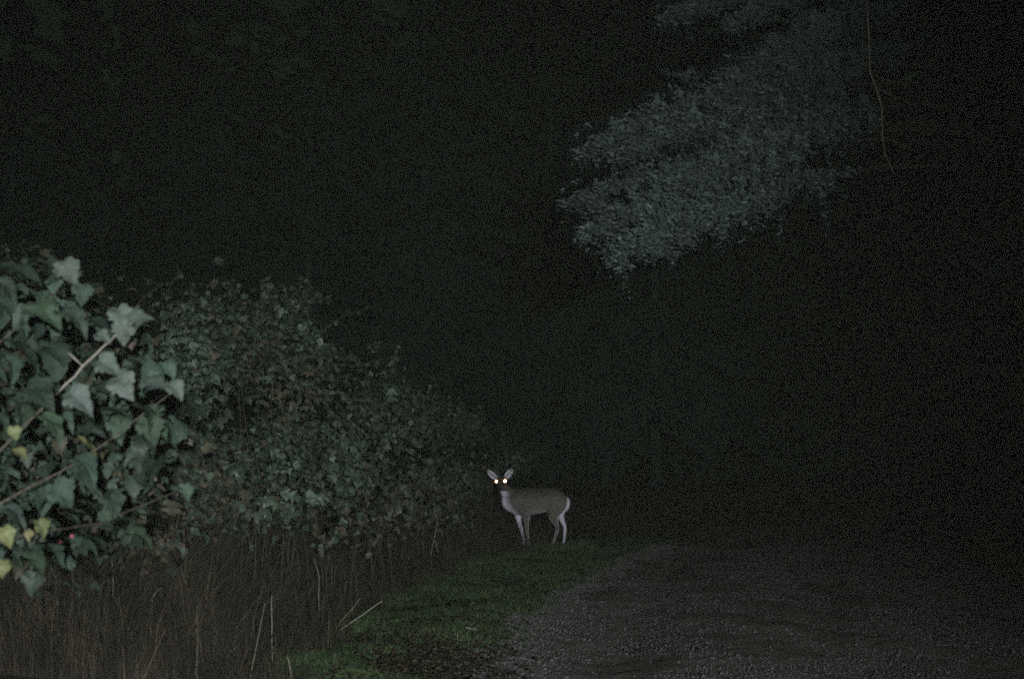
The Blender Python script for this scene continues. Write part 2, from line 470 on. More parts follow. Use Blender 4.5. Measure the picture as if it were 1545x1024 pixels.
def shrub(name, label, cat, base, lumps, n_parts, n_stuff, size, group, lobed_share=.25, brown=.12, stems=7, stem_r=.004):
    """lumps: (centre, radius xyz). Leaves on and just inside the lumps; the nearest are parts, the rest one mass."""
    root = thing(name, label, cat, base, group)
    vol = np.array([l[1][0] * l[1][2] for l in lumps]); vol = vol / vol.sum()
    P = []
    N = n_parts + n_stuff
    for i in RNG.choice(len(lumps), N, p=vol):
        c, rad = lumps[i]
        d = rvec()
        if d.y > .45 and RNG.random() < .7: d.y = -d.y
        k = (1 - .55 * RNG.random() ** 1.6) * (1 + .20 * math.sin(6 * d.x + 3 * i) * math.sin(5 * d.z + i) + .12 * RNG.normal())
        p = Vector((c[0] + d.x * rad[0] * k, c[1] + d.y * rad[1] * k, c[2] + d.z * rad[2] * k))
        g0 = float(gz(p.x, p.y)) + .04
        if p.z < g0: p.z = g0 + RNG.random() * .3
        if math.sin(4.3 * p.x + 2 * p.y + i) + math.sin(5.1 * p.z - 3 * p.x) + math.sin(3.3 * p.y + 4.7 * p.z) < -.5 and RNG.random() < .92: continue
        if near_deer(p): continue
        P.append((p, d, k))
    P.sort(key=lambda t: (t[0].y - base[1]) - .9 * t[2] + RNG.random() * .35)
    g = Geo()
    for j, (p, d, k) in enumerate(P):
        s = size * RNG.uniform(.6, 1.35)
        nrm = d * .40 + Vector((0, -.05, .95)) + rvec() * .62
        tip = Vector((d.x, d.y, -.35)) * .8 + rvec() * .8
        patch = math.sin(3.1 * p.x + 1.7 * p.y + 2.3 * p.z) + math.sin(2.2 * p.z - 4.1 * p.x + 1)
        low = max(0, 1.5 - (p.z - base[2])) / 1.5
        isb = RNG.random() < brown + .25 * (patch > .6) + .75 * low * (patch > -1.2)
        pale = (not isb) and RNG.random() < (.34 if patch < -.9 and low < .3 else .035)
        lob = RNG.random() < lobed_share
        if pale: nrm += Vector((0, -.9, .1))
        if j < n_parts:
            me = (M_brown if isb else (M_hpale if pale else (M_hlob if lob else M_hedge)))[RNG.integers(5)]
            put_leaf(me, root, p, tip, nrm, s)
        else:
            V, T = (LOBED[:5] if lob else TREF)[RNG.integers(5)]
            R = np.array(frame(tip, nrm)) * s
            g.add(V @ R.T + np.array(p - Vector(base)), T, .93 + .07 * RNG.random() if isb else (.8 if pale else RNG.random() * .72))
    # long arching shoots that break the outline
    for i in range(16):
        c, rad = lumps[RNG.integers(max(1, len(lumps) * 2 // 3))]
        a = Vector((c[0] + RNG.uniform(-.6, .6) * rad[0], c[1] - RNG.uniform(0, .6) * rad[1], c[2] + RNG.uniform(.1, .7) * rad[2]))
        dr = Vector((RNG.normal(.1, .5), RNG.normal(-.3, .3), RNG.uniform(.25, 1.0))).normalized(); ln = RNG.uniform(.35, .75)
        P2 = [a + dr * (ln * t) + Vector((0, 0, -.35 * ln * t * t)) for t in np.linspace(0, 1, 7)]
        g.tube([q - Vector(base) for q in P2], list(np.linspace(.004, .0015, 7)), 4)
        g.tint[-1][:] = .95
        for t in np.linspace(.25, 1, RNG.integers(7, 13)):
            q = a + dr * (ln * t) + Vector((0, 0, -.35 * ln * t * t)); rv = rvec()
            V, T = TREF[RNG.integers(5)]
            if near_deer(q): continue
            g.add(V @ (np.array(frame(rv * .9 + Vector((0, -.2, -.2)), Vector((0, -.4, .8)) + rvec() * .6)) * (size * RNG.uniform(.6, 1.1))).T + np.array(q - Vector(base)), T, RNG.random() * .75)
    if n_stuff:
        link('foliage', g.mesh('foliage', leaf_stuff), root)['kind'] = 'stuff'
    for i in range(stems):
        c, rad = lumps[i % len(lumps)]
        top = Vector((c[0] + RNG.uniform(-.8, .8) * rad[0], c[1] - rad[1] * RNG.uniform(.2, .95), c[2] + RNG.uniform(-.2, .95) * rad[2]))
        b = Vector((base[0] + RNG.uniform(-.35, .35), base[1] + RNG.uniform(-.4, .2), 0)); b.z = float(gz(b.x, b.y)) - .03
        mid = b.lerp(top, .55) + Vector((RNG.uniform(-.15, .15), RNG.uniform(-.1, .1), .25))
        pts = []
        for q in range(9):
            t = q / 8
            pts.append((1 - t) ** 2 * b + 2 * t * (1 - t) * mid + t * t * top + rvec() * .012 - Vector(base))
        gg = Geo(); gg.tube(pts, [stem_r * (1 - .75 * q / 8) for q in range(9)], 5)
        # side twigs
        for q in range(3, 8):
            a = pts[q]; e = a + rvec() * .25 + Vector((0, -.05, .1))
            gg.tube([a, a.lerp(e, .5) + rvec() * .02, e], [stem_r * .4, stem_r * .3, stem_r * .15], 4)
        link('stem', gg.mesh('stem', bark), root)
    return root


def lump(u, v, y, rx, rz=None, ry=None):
    p = at(u, v, y); return ((p.x, p.y, p.z), (rx, ry or rx * .8, rz or rx))

HG = 'shrubs of the hedge along the track'
hedge_specs = [
    ('tall bramble shrub behind the broad lamp-lit leaves at the end of the hedge', (20, 11.0),
     [lump(-10, 520, 11.0, .75, .8), lump(80, 500, 11.2, .5, .45), lump(120, 620, 11.0, .7, .8), lump(10, 700, 10.8, .8, .7), lump(110, 760, 10.7, .6, .45)], 230, 900),
    ('dim dense shrub just past the pale twig and lamp-lit leaves', (240, 11.8),
     [lump(230, 520, 11.8, .50, .42), lump(290, 490, 12.2, .40, .36), lump(210, 640, 11.6, .65, .7), lump(300, 640, 11.7, .6, .7), lump(250, 770, 11.4, .7, .4)], 250, 1100),
    ('highest rounded shrub in the middle of the hedge with a peaked top', (380, 12.9),
     [lump(350, 500, 12.8, .50, .44), lump(405, 500, 13, .42, .36), lump(330, 600, 12.4, .6, .6), lump(420, 610, 12.6, .6, .55), lump(370, 740, 12.2, .75, .5)], 280, 1200),
    ('shrub with a bright shoulder of pale leaves above the dry weeds', (470, 14.0),
     [lump(455, 530, 13.5, .36, .32), lump(430, 500, 13.2, .3, .3), lump(455, 575, 13.8, .42, .34), lump(490, 580, 14, .32, .28), lump(470, 660, 13.7, .65, .55), lump(530, 690, 14, .5, .5), lump(480, 770, 13.4, .7, .4)], 280, 1000),
    ('lower sprawling shrub of the hedge with an arching pale twig', (570, 16.3),
     [lump(525, 575, 15, .38, .3), lump(560, 600, 15.8, .4, .3), lump(560, 630, 16.4, .45, .42), lump(610, 650, 16.8, .45, .45), lump(550, 730, 16, .65, .5), lump(610, 740, 16.2, .6, .5)], 240, 900),
    ('shrub second from the deer, where the hedge gets lower', (660, 20),
     [lump(610, 610, 17.6, .4, .3), lump(640, 630, 19, .5, .35), lump(640, 650, 19.8, .55, .5), lump(690, 660, 20.3, .5, .5), lump(650, 740, 19.4, .7, .5), lump(700, 750, 20, .5, .45)], 180, 800),
    ('shrub at the far end of the hedge beside the head of the deer', (730, 26),
     [lump(720, 690, 26, .7, .7), lump(765, 720, 27, .6, .6), lump(700, 740, 25.5, .6, .5)], 90, 700),
]
for (lab, (u, y), lumps, np_, ns), sz_, lb_ in zip(hedge_specs, (.074, .056, .070, .060, .078, .062, .07), (.1, .75, .15, .5, .1, .65, .3)):
    bx = at(u, 800, y).x
    shrub('bramble_shrub', lab, 'shrub', (bx, y, float(gz(bx, y))), lumps, np_, ns * 3, sz_, HG, lobed_share=lb_)

# ------------------------------------------------------------------ near broad-leaved shrub (arches in from the bank, out of frame)
bx, by = -2.55, 5.6
near = thing('broad_leaved_shrub', 'near shrub with large lobed lamp-lit leaves arching in from the frame edge', 'shrub', (bx, by, float(gz(bx, by))))
NL = near.location
up, cv = Vector((0, 0, 1)), Vector((0, -1, 0))
BRIGHT = {(103, 408), (182, 478), (186, 500), (212, 479), (238, 579), (266, 587), (155, 507), (120, 602), (8, 722), (193, 548), (186, 582)}  # leaves given the lightest copy, as if catching the lamp
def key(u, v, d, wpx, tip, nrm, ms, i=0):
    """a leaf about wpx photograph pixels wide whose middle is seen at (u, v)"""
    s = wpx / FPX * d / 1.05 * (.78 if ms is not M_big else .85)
    if (u, v) in BRIGHT: ms = M_lit
    elif ms is M_half_lit and RNG.random() < .35: ms = M_big
    nrm = Vector(nrm) + Vector((RNG.normal(0, .25), RNG.normal(.1, .2), RNG.normal(.15, .25)))
    if ms is M_big: nrm += Vector((0, .38, .2))
    tip = Vector(tip) + rvec() * .25
    c = at(u, v, d); t = Vector(tip).normalized()
    return put_leaf(ms[i % len(ms)], near, c - t * s * .5, tip, nrm, s)
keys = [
    (103, 408, 5.5, 48, (.6, -.2, -.5), (0, -.8, .6), M_half_lit, 0), (82, 418, 5.7, 36, (-.8, 0, -.3), (0, -.6, .9), M_big, 1),
    (124, 443, 5.5, 34, (.2, -.1, -1), (.2, -1, .2), M_big, 2), (12, 434, 5.4, 52, (1, 0, -.2), (0, -.5, .9), M_half_lit, 3),
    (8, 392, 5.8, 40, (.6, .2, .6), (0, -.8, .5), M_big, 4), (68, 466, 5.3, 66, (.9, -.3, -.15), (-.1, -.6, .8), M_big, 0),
    (30, 475, 5.3, 52, (-.7, -.3, -.3), (0, -.7, .8), M_half_lit, 1), (113, 480, 5.3, 62, (.8, -.4, -.4), (-.1, -.7, .7), M_half_lit, 2),
    (150, 488, 5.5, 44, (.9, -.2, .1), (-.1, -.8, .6), M_big, 3), (182, 478, 5.4, 44, (.5, -.4, -.7), (-.1, -1, .35), M_half_lit, 4),
    (186, 500, 5.4, 42, (-.3, -.3, -1), (.1, -1, .3), M_half_lit, 0), (212, 479, 5.4, 46, (1, -.1, .05), (-.2, -.75, .6), M_half_lit, 1),
    (155, 507, 5.4, 28, (.9, -.2, -.1), (0, -1, .3), M_half_lit, 2), (193, 548, 5.4, 18, (.9, 0, .2), (0, -1, .3), M_half_lit, 0),
    (163, 550, 5.3, 44, (.8, -.3, -.3), (-.1, -.8, .6), M_half_lit, 3), (186, 582, 5.3, 52, (.75, -.3, -.6), (-.1, -.7, .6), M_half_lit, 4),
    (238, 579, 5.4, 56, (.95, -.2, .1), (-.1, -.8, .6), M_half_lit, 1), (266, 587, 5.4, 36, (.7, -.1, -.8), (-.3, -.7, .5), M_half_lit, 2),
    (120, 602, 5.1, 52, (.85, -.3, -.35), (-.1, -.75, .6), M_half_lit, 3), (58, 592, 5.1, 66, (.9, -.3, -.35), (-.1, -.6, .75), M_big, 4),
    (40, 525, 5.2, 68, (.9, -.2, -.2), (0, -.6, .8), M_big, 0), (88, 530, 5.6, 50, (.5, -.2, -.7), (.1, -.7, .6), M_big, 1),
    (18, 552, 5.2, 50, (.7, -.2, -.4), (0, -.7, .8), M_big, 2), (140, 648, 5.2, 56, (.95, -.2, 0), (0, -.4, .95), M_half_lit, 0),
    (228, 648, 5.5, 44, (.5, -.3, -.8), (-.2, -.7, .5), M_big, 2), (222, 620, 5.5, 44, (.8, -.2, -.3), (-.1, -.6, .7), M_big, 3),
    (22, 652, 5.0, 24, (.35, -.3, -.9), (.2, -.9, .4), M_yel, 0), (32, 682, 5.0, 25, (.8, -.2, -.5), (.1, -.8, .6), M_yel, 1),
    (6, 722, 4.9, 34, (.4, -.2, -.9), (.5, -.7, .3), M_half_lit, 2), (22, 772, 4.9, 50, (.9, -.2, -.3), (0, -.5, .9), M_half_lit, 3),
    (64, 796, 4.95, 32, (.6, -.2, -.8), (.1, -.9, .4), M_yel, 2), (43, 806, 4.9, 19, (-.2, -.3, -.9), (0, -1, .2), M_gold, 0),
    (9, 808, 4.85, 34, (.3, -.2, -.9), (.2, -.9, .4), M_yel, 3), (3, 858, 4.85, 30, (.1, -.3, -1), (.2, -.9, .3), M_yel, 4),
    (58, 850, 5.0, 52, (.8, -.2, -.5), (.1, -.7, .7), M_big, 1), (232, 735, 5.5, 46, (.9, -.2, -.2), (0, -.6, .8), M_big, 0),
    (282, 742, 5.6, 32, (.6, -.2, -.8), (-.2, -.7, .5), M_half_lit, 1), (176, 744, 5.4, 16, (.6, 0, -.5), (0, -1, .3), M_half_lit, 2),
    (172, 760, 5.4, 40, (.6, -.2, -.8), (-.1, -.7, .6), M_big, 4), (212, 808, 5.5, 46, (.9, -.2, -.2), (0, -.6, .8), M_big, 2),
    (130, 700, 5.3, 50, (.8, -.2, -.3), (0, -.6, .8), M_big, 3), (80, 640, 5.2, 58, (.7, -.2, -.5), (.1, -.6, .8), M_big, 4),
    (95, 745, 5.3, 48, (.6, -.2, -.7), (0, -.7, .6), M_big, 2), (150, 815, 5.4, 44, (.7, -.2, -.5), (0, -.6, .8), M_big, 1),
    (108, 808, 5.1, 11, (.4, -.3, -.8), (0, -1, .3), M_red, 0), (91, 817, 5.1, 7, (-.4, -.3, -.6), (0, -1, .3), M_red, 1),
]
nk = 0
for kx in keys:
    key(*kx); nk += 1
# the rest of its leaves, behind the ones above
gfill = Geo()
NB = [(30, 475, 115, 85), (125, 565, 120, 95), (50, 690, 150, 110), (185, 690, 95, 110), (20, 815, 110, 60), (-90, 600, 120, 200)]
def near_uv(k):
    a, b, ra, rb = NB[RNG.choice(6, p=[.17, .22, .22, .15, .12, .12])]
    return a + RNG.normal(0, k) * ra, b + RNG.normal(0, k) * rb
for i in range(520):
    u, v = near_uv(.46)
    d = RNG.uniform(5.6, 7.3)
    c = at(u, v, d)
    s = RNG.choice([RNG.uniform(.045, .08), RNG.uniform(.07, .15)])
    tip = Vector((RNG.normal(.5, .5), RNG.normal(-.25, .3), RNG.normal(-.4, .35)))
    nrm = Vector((RNG.normal(0, .4), RNG.normal(.02, .22), RNG.normal(1.0, .25)))
    if nk < 300:
        ms = M_brown if RNG.random() < .10 else (M_yel if RNG.random() < .02 and v > 600 else M_big)
        put_leaf(ms[RNG.integers(len(ms))], near, c - tip.normalized() * s * .5, tip, nrm, s); nk += 1
for i in range(1300):
    u, v = near_uv(.50)
    c = at(u, v, RNG.uniform(5.9, 8.2)); s = RNG.uniform(.05, .11)
    tip = Vector((RNG.normal(.4, .6), RNG.normal(-.25, .4), RNG.normal(-.35, .4))); nrm = Vector((RNG.normal(0, .5), RNG.normal(0, .3), RNG.normal(1, .3)))
    V, T = (LOBED if i % 5 == 0 else TREF)[RNG.integers(5)]
    gfill.add(V @ (np.array(frame(tip, nrm)) * s).T + np.array(c - NL), T, .95 if RNG.random() < .15 else RNG.random() * .6)
link('foliage', gfill.mesh('foliage', leaf_stuff), near)['kind'] = 'stuff'
for k_, (pts_, r0) in enumerate([
        ([(-330, 1200, 5.6), (-150, 820, 5.6), (20, 660, 5.5), (88, 592, 5.45), (125, 553, 5.4), (158, 522, 5.4), (190, 490, 5.45)], .0050),
        ([(-330, 1200, 5.6), (-220, 800, 5.8), (-60, 560, 5.7), (60, 470, 5.6), (105, 405, 5.6)], .0045),
        ([(-330, 1200, 5.6), (-180, 900, 5.5), (0, 760, 5.3), (130, 690, 5.5), (250, 600, 5.6), (272, 580, 5.5)], .004),
        ([(-330, 1200, 5.6), (-200, 960, 5.2), (-40, 830, 5.0), (60, 800, 5.0), (150, 790, 5.4), (280, 735, 5.7)], .004)]):
    P = [at(*q) for q in pts_]
    P[0] = NL + Vector((.06 * k_ - .1, .05 * k_, -.03))
    # smooth the control polygon
    Q = []
    for a in range(len(P) - 1):
        for t in (0, .33, .66): Q.append(P[a].lerp(P[a + 1], t) + rvec() * .004)
    Q.append(P[-1])
    g = Geo(); g.tube([q - NL for q in Q], [r0 * (1.3 - 1.0 * i / len(Q)) for i in range(len(Q))], 6)
    if k_ == 0:
        a, b = at(125, 552, 5.4), at(104, 533, 5.35)
    if k_ == 0:
        cut = 9
        g = Geo(); g.tube([q - NL for q in Q[:cut + 1]], [r0 * (1.3 - 1.0 * i / len(Q)) for i in range(cut + 1)], 6)
        link('stem', g.mesh('stem', bark, True), near)
        g = Geo(); g.tube([q - NL for q in Q[cut:]], [r0 * (1.3 - 1.0 * (i + cut) / len(Q)) for i in range(len(Q) - cut)], 6)
        g.tube([a - NL, b - NL], [.0035, .0018], 5)
        link('twig', g.mesh('twig', pale_wood, True), near)
        continue
    link('stem', g.mesh('stem', bark, True), near)

# ------------------------------------------------------------------ dead stalks that stand out one by one
def stalk(label, lines, r=.0031, group='pale dead stalks among the weeds', name='dead_stalk', cat='stalk', ground_first=True):
    p0 = at(*lines[0][0])
    base = Vector((p0.x, p0.y, p0.z))
    if ground_first:
        base.z = float(gz(p0.x, p0.y)) - .01
    root = thing(name, label, cat, base, group)
    for i, ln in enumerate(lines):
        P = [at(*q) for q in ln]
        if i == 0 and ground_first:
            P = [base + Vector((0, 0, -.02))] + P
        Q = []
        for a in range(len(P) - 1):
            for t in (0, .34, .67): Q.append(P[a].lerp(P[a + 1], t) + rvec() * .003)
        Q.append(P[-1])
        g = Geo(); g.tube([q - base for q in Q], [(r if i == 0 else r * .75) * (1.15 - .55 * k / len(Q)) for k in range(len(Q))], 5)
        link('stem' if i == 0 else 'side_stem', g.mesh('stem', pale_wood, True), root)
    return root
stalk('straight upright pale stalk standing alone in the dark weeds', [[(219, 1002, 10.3), (222, 968, 10.3), (221, 932, 10.3)]])
stalk('forked pale stalk with three upright prongs', [[(295, 1010, 10.4), (303, 972, 10.4), (308, 935, 10.4)], [(303, 972, 10.4), (298, 950, 10.35), (294, 931, 10.3)], [(305, 965, 10.4), (314, 950, 10.4), (324, 934, 10.4)]])
stalk('short two pronged pale stalk below the three pronged one', [[(333, 1006, 10.2), (338, 988, 10.2), (344, 970, 10.2)], [(338, 990, 10.2), (347, 982, 10.2), (358, 975, 10.2)]])
stalk('tallest thin straight stalk left of the grass edge', [[(411, 988, 10.6), (410, 940, 10.6), (410, 898, 10.6)]], .0035)
stalk('bright short leaning stalk at the bottom edge of the grass', [[(440, 1019, 10.1), (437, 1003, 10.1), (433, 988, 10.1)]], .0045)
stalk('long pale stem leaning low over the edge of the grass', [[(511, 951, 12.6), (545, 928, 12.6), (577, 906, 12.6)]], .0055)
stalk('dim thin stem leaning beside the long pale stem', [[(508, 944, 12.8), (528, 922, 12.8), (544, 902, 12.8)]], .003)
stalk('pale forked stalk under the hedge left of the deer', [[(651, 834, 19.4), (655, 812, 19.4), (661, 786, 19.4)], [(655, 812, 19.4), (659, 822, 19.3), (661, 834, 19.3)]], .0065)
stalk('thin crooked stalk in the weeds by the hedge foot', [[(481, 905, 12.9), (482, 870, 12.9), (474, 842, 12.9)]], .003)
stalk('thin slanting stalk low in the dark weeds near the frame edge', [[(230, 900, 10.6), (236, 892, 10.6), (244, 886, 10.6)]], .003)

def stick(label, a, b, r):
    A, B = at(*a), at(*b)
    for q in (A, B): q.z = float(gz(q.x, q.y)) + .055
    base = A.lerp(B, .5)
    g = Geo(); Q = [A.lerp(B, t / 5) + rvec() * .004 - base for t in range(6)]
    g.tube(Q, [r * (1.1 - .07 * i) for i in range(6)], 6)
    g.tube([Q[3], Q[3] + Vector((.03, .01, .02))], [r * .5, r * .2], 5)
    o = link('fallen_stick', g.mesh('fallen_stick', pale_wood, True), None, base)
    return tag(o, label, 'stick', 'pale sticks lying on the grass')
stick('pale stick lying on the grass verge beside the track', (702, 959, 12.5), (721, 954, 12.55), .006)
stick('short pale stick in the grass at the foot of the weeds', (463, 994, 10.9), (471, 985, 11.1), .0055)
stick('thin dull stick on the grass nearest the dark weeds', (453, 950, 12.4), (466, 957, 12.2), .004)

# ------------------------------------------------------------------ deer
coat = bpy.data.materials.new('deer_coat'); coat.use_nodes = True
n, l = coat.node_tree.nodes, coat.node_tree.links
p = n['Principled BSDF']; p.inputs['Roughness'].default_value = .85; p.inputs['Specular IOR Level'].default_value = .15
a_ = n.new('ShaderNodeAttribute'); a_.attribute_name = 'tint'
nz = n.new('ShaderNodeTexNoise'); nz.inputs['Scale'].default_value = 28; nz.inputs['Detail'].default_value = 6
tc = n.new('ShaderNodeTexCoord'); l.new(tc.outputs['Object'], nz.inputs['Vector'])
br = n.new('ShaderNodeValToRGB'); br.color_ramp.elements[0].position = .3; br.color_ramp.elements[1].position = .72
br.color_ramp.elements[0].color = (.070, .060, .052, 1); br.color_ramp.elements[1].color = (.165, .144, .128, 1)
l.new(nz.outputs['Fac'], br.inputs[0])
rp = n.new('ShaderNodeValToRGB'); e = rp.color_ramp.elements
e[0].position = 0; e[0].color = (.012, .011, .011, 1); e[1].position = 1; e[1].color = (.62, .60, .68, 1)
mx = n.new('ShaderNodeMix'); mx.data_type = 'RGBA'; mx.inputs[7].default_value = (.80, .77, .90, 1)
w_ = n.new('ShaderNodeMapRange'); w_.inputs[1].default_value = .5; w_.inputs[2].default_value = 1.0
l.new(a_.outputs['Fac'], w_.inputs[0]); l.new(w_.outputs[0], mx.inputs[0]); l.new(br.outputs[0], mx.inputs[6])
dk = n.new('ShaderNodeMix'); dk.data_type = 'RGBA'; dk.inputs[7].default_value = (.02, .018, .018, 1)
d_ = n.new('ShaderNodeMapRange'); d_.inputs[1].default_value = .5; d_.inputs[2].default_value = 0.0
l.new(a_.outputs['Fac'], d_.inputs[0]); l.new(d_.outputs[0], dk.inputs[0]); l.new(mx.outputs[2], dk.inputs[6])
l.new(dk.outputs[2], p.inputs['Base Color'])
nb = n.new('ShaderNodeTexNoise'); nb.inputs['Scale'].default_value = 160; l.new(tc.outputs['Object'], nb.inputs['Vector'])
bp = n.new('ShaderNodeBump'); bp.inputs['Strength'].default_value = .6; bp.inputs['Distance'].default_value = .01
l.new(nb.outputs['Fac'], bp.inputs['Height']); l.new(bp.outputs[0], p.inputs['Normal'])

DY = 24.2; K = FPX / DY
d0 = at(800, 825, DY)
gd = float(gz(d0.x, DY))
deer = thing('deer', 'brown doe standing side on at the grass edge with head turned and eyes shining', 'deer', (d0.x, DY, gd))
ZB = d0.z - gd
def L(u, v, y=0.0): return Vector(((u - 800) / K, y, (825 - v) / K + ZB))

bm = bmesh.new()
def loft(stations, seg=20):
    """stations: (centre, ax, az, half widths along them)"""
    rings = []
    for c, ax, az, ra, rb in stations:
        rings.append([bm.verts.new(c + ax * (ra * math.cos(2 * PI * k / seg)) + az * (rb * math.sin(2 * PI * k / seg))) for k in range(seg)])
    for i in range(len(rings) - 1):
        for k in range(seg):
            bm.faces.new((rings[i][k], rings[i][(k + 1) % seg], rings[i + 1][(k + 1) % seg], rings[i + 1][k]))
    bm.faces.new(list(reversed(rings[0]))); bm.faces.new(rings[-1])
Yv, Zv, Xv = Vector((0, 1, 0)), Vector((0, 0, 1)), Vector((1, 0, 0))
px = 1 / K
loft([(L(u, v), Yv, Zv, w, h * px) for u, v, h, w in [
    (757.5, 757, 4, .04), (760, 757, 9, .085), (767, 757, 14.5, .125), (778, 757.5, 19, .155), (792, 757.5, 20.8, .175), (808, 756, 20, .188),
    (824, 754.5, 18.2, .185), (837, 754, 17.6, .175), (846, 755.5, 15.5, .15), (852, 757, 11, .11), (855, 757, 5, .05)]])
def tube(pts, seg=14):
    st = []
    for i, (c, r) in enumerate(pts):
        a = pts[max(i - 1, 0)][0]; b = pts[min(i + 1, len(pts) - 1)][0]
        d = (b - a).normalized(); s = d.cross(Yv); s = s.normalized() if s.length > .1 else Xv.copy()
        st.append((c, s, d.cross(s).normalized(), r if isinstance(r, float) else r[0], r if isinstance(r, float) else r[1]))
    loft(st, seg)
# neck (two halfwidths: in profile, across)
tube([(L(782, 756), (.20, .12)), (L(772, 749), (.15, .105)), (L(764.5, 743, -.02), (.105, .085)), (L(760, 737, -.04), (.08, .07)), (L(757.5, 731, -.06), (.07, .06))], 18)
# legs: near ones on the camera's side
tube([(L(793, 764, -.07), (.12, .07)), (L(793.5, 774, -.085), (.085, .06)), (L(794, 783, -.09), .048), (L(794.7, 793, -.09), .033), (L(795, 800, -.09), .031), (L(796, 808, -.09), .021), (L(797, 816, -.09), .021), (L(797.3, 818.5, -.09), .024), (L(797.6, 825, -.095), .029)])
tube([(L(783, 766, .07), (.11, .07)), (L(781.5, 776, .085), (.07, .055)), (L(782.6, 784, .09), .046), (L(785.2, 794, .09), .032), (L(786.8, 800, .09), .031), (L(788.7, 808, .09), .021), (L(790.3, 815, .09), .021), (L(791, 818, .09), .024), (L(791.2, 825, .085), .029)])
tube([(L(840, 758, -.07), (.16, .085)), (L(836, 768, -.09), (.135, .075)), (L(833.5, 776, -.10), (.095, .06)), (L(836, 785, -.10), (.06, .042)), (L(840, 794, -.10), .033), (L(840.3, 798, -.10), .031), (L(837.5, 807, -.11), .022), (L(833.5, 818, -.12), .022), (L(832, 821, -.12), .025), (L(829.8, 827.2, -.13), .028)])
tube([(L(846, 759, .07), (.13, .08)), (L(845, 770, .085), (.100, .065)), (L(844.5, 777, .09), (.062, .05)), (L(848, 786, .09), (.040, .034)), (L(852, 794, .09), .029), (L(852.3, 798, .09), .03), (L(851.6, 807, .09), .022), (L(850.4, 817, .09), .022), (L(850, 820, .09), .025), (L(849.4, 826, .085), .028)])
# tail
tube([(L(853.5, 751, 0), .035), (L(856, 757, 0), .04), (L(854.5, 765, 0), .034), (L(852.5, 771, 0), .014)])
# head, turned to look at the camera
hc = L(756.0, 727.5, -.06)
hf = Vector((-.04, -.92, -.38)).normalized(); hx = hf.cross(Zv).normalized(); hu = hx.cross(hf).normalized()
def H(f, u, r=0.0): return hc + hf * f + hu * u + hx * r
loft([(H(f, u), hx, hu, w, h) for f, u, w, h in [(-.075, 0, .02, .03), (-.06, .0, .05, .055), (-.01, .005, .068, .072), (.05, .003, .066, .07), (.10, -.008, .056, .058), (.15, -.018, .043, .046), (.20, -.026, .036, .038), (.24, -.030, .032, .032), (.262, -.032, .018, .018)]], 18)
# ears: cupped leaf shapes facing forward
def ear(bu, bv, tu, tv, sgn):
    b, t = L(bu, bv, -.05), L(tu, tv, -.07)
    ax = t - b; Ln = ax.length; ax.normalize()
    face = (Vector((sgn * .35, -1, .1)) - ax * Vector((sgn * .35, -1, .1)).dot(ax)).normalized()
    sd = ax.cross(face)
    rows, cols = 9, 7
    def surf(off):
        g = []
        for i in range(rows):
            t_ = i / (rows - 1)
            w = .044 * (math.sin(PI * (t_ * .86 + .10)) ** .8) + .006
            g.append([b + ax * (Ln * t_) + sd * (w * c) + face * (.022 * c * c * math.sin(PI * min(t_ + .15, 1)) + off) for c in np.linspace(-1, 1, cols)])
        return [[bm.verts.new(q) for q in r] for r in g]
    A, B = surf(.006), surf(-.007)
    for i in range(rows - 1):
        for k in range(cols - 1):
            bm.faces.new((A[i][k], A[i][k + 1], A[i + 1][k + 1], A[i + 1][k])); bm.faces.new((B[i][k], B[i + 1][k], B[i + 1][k + 1], B[i][k + 1]))
    for i in range(rows - 1):
        bm.faces.new((A[i][0], A[i + 1][0], B[i + 1][0], B[i][0])); bm.faces.new((A[i][-1], B[i][-1], B[i + 1][-1], A[i + 1][-1]))
    for k in range(cols - 1):
        bm.faces.new((A[0][k], B[0][k], B[0][k + 1], A[0][k + 1])); bm.faces.new((A[-1][k], A[-1][k + 1], B[-1][k + 1], B[-1][k]))
ear(750.5, 723.5, 735.3, 710.3, -1); ear(761.0, 722.5, 773.2, 708.3, 1)
bmesh.ops.recalc_face_normals(bm, faces=bm.faces)
me = bpy.data.meshes.new('deer_raw'); bm.to_mesh(me); bm.free()
raw = bpy.data.objects.new('deer_raw', me); C.objects.link(raw)
md = raw.modifiers.new('r', 'REMESH'); md.mode = 'VOXEL'; md.voxel_size = .0085
sm = raw.modifiers.new('s', 'SMOOTH'); sm.iterations = 5; sm.factor = .5
body = bpy.data.meshes.new_from_object(raw.evaluated_get(bpy.context.evaluated_depsgraph_get()))
bpy.data.objects.remove(raw)
nv = len(body.vertices)
co = np.empty(nv * 3, np.float32); body.vertices.foreach_get('co', co); co = co.reshape(-1, 3)
no = np.empty(nv * 3, np.float32); body.vertices.foreach_get('normal', no); no = no.reshape(-1, 3)
U = co[:, 0] * K + 800; Vp = 825 - (co[:, 2] - ZB) * K; Yc = co[:, 1]
tint = np.full(nv, .5)
def sm_(x, a, b): return np.clip((x - a) / (b - a), 0, 1)
white = np.zeros(nv)
hp = co - np.array(hc)
hfz, hux = hp @ np.array(hf), hp @ np.array(hu)
inhead = (Vp < 741) & (U < 768) & (hfz > -.1)
throat = (U < 768) & (Vp > 736) & (Vp < 748) & ~(hfz > .09)
white = np.maximum(white, throat * sm_(768 - U, 0, 7))
chest = (Vp >= 741) & (Vp < 784) & (U < 784)
front_edge = np.interp(Vp, [738, 748, 757, 766, 773, 780], [754, 755.5, 757.5, 762, 770, 780])
white = np.maximum(white, chest * .95 * sm_(front_edge + 14 - U, 0, 11))
belly = (Vp > 768) & (U > 786) & (U < 832) & (no[:, 2] < -.35)
white = np.maximum(white, belly * .3 * sm_(-no[:, 2], .35, .8))
legs = Vp > 778
inner_far = legs & (Yc > .02) & (no[:, 1] < .35)
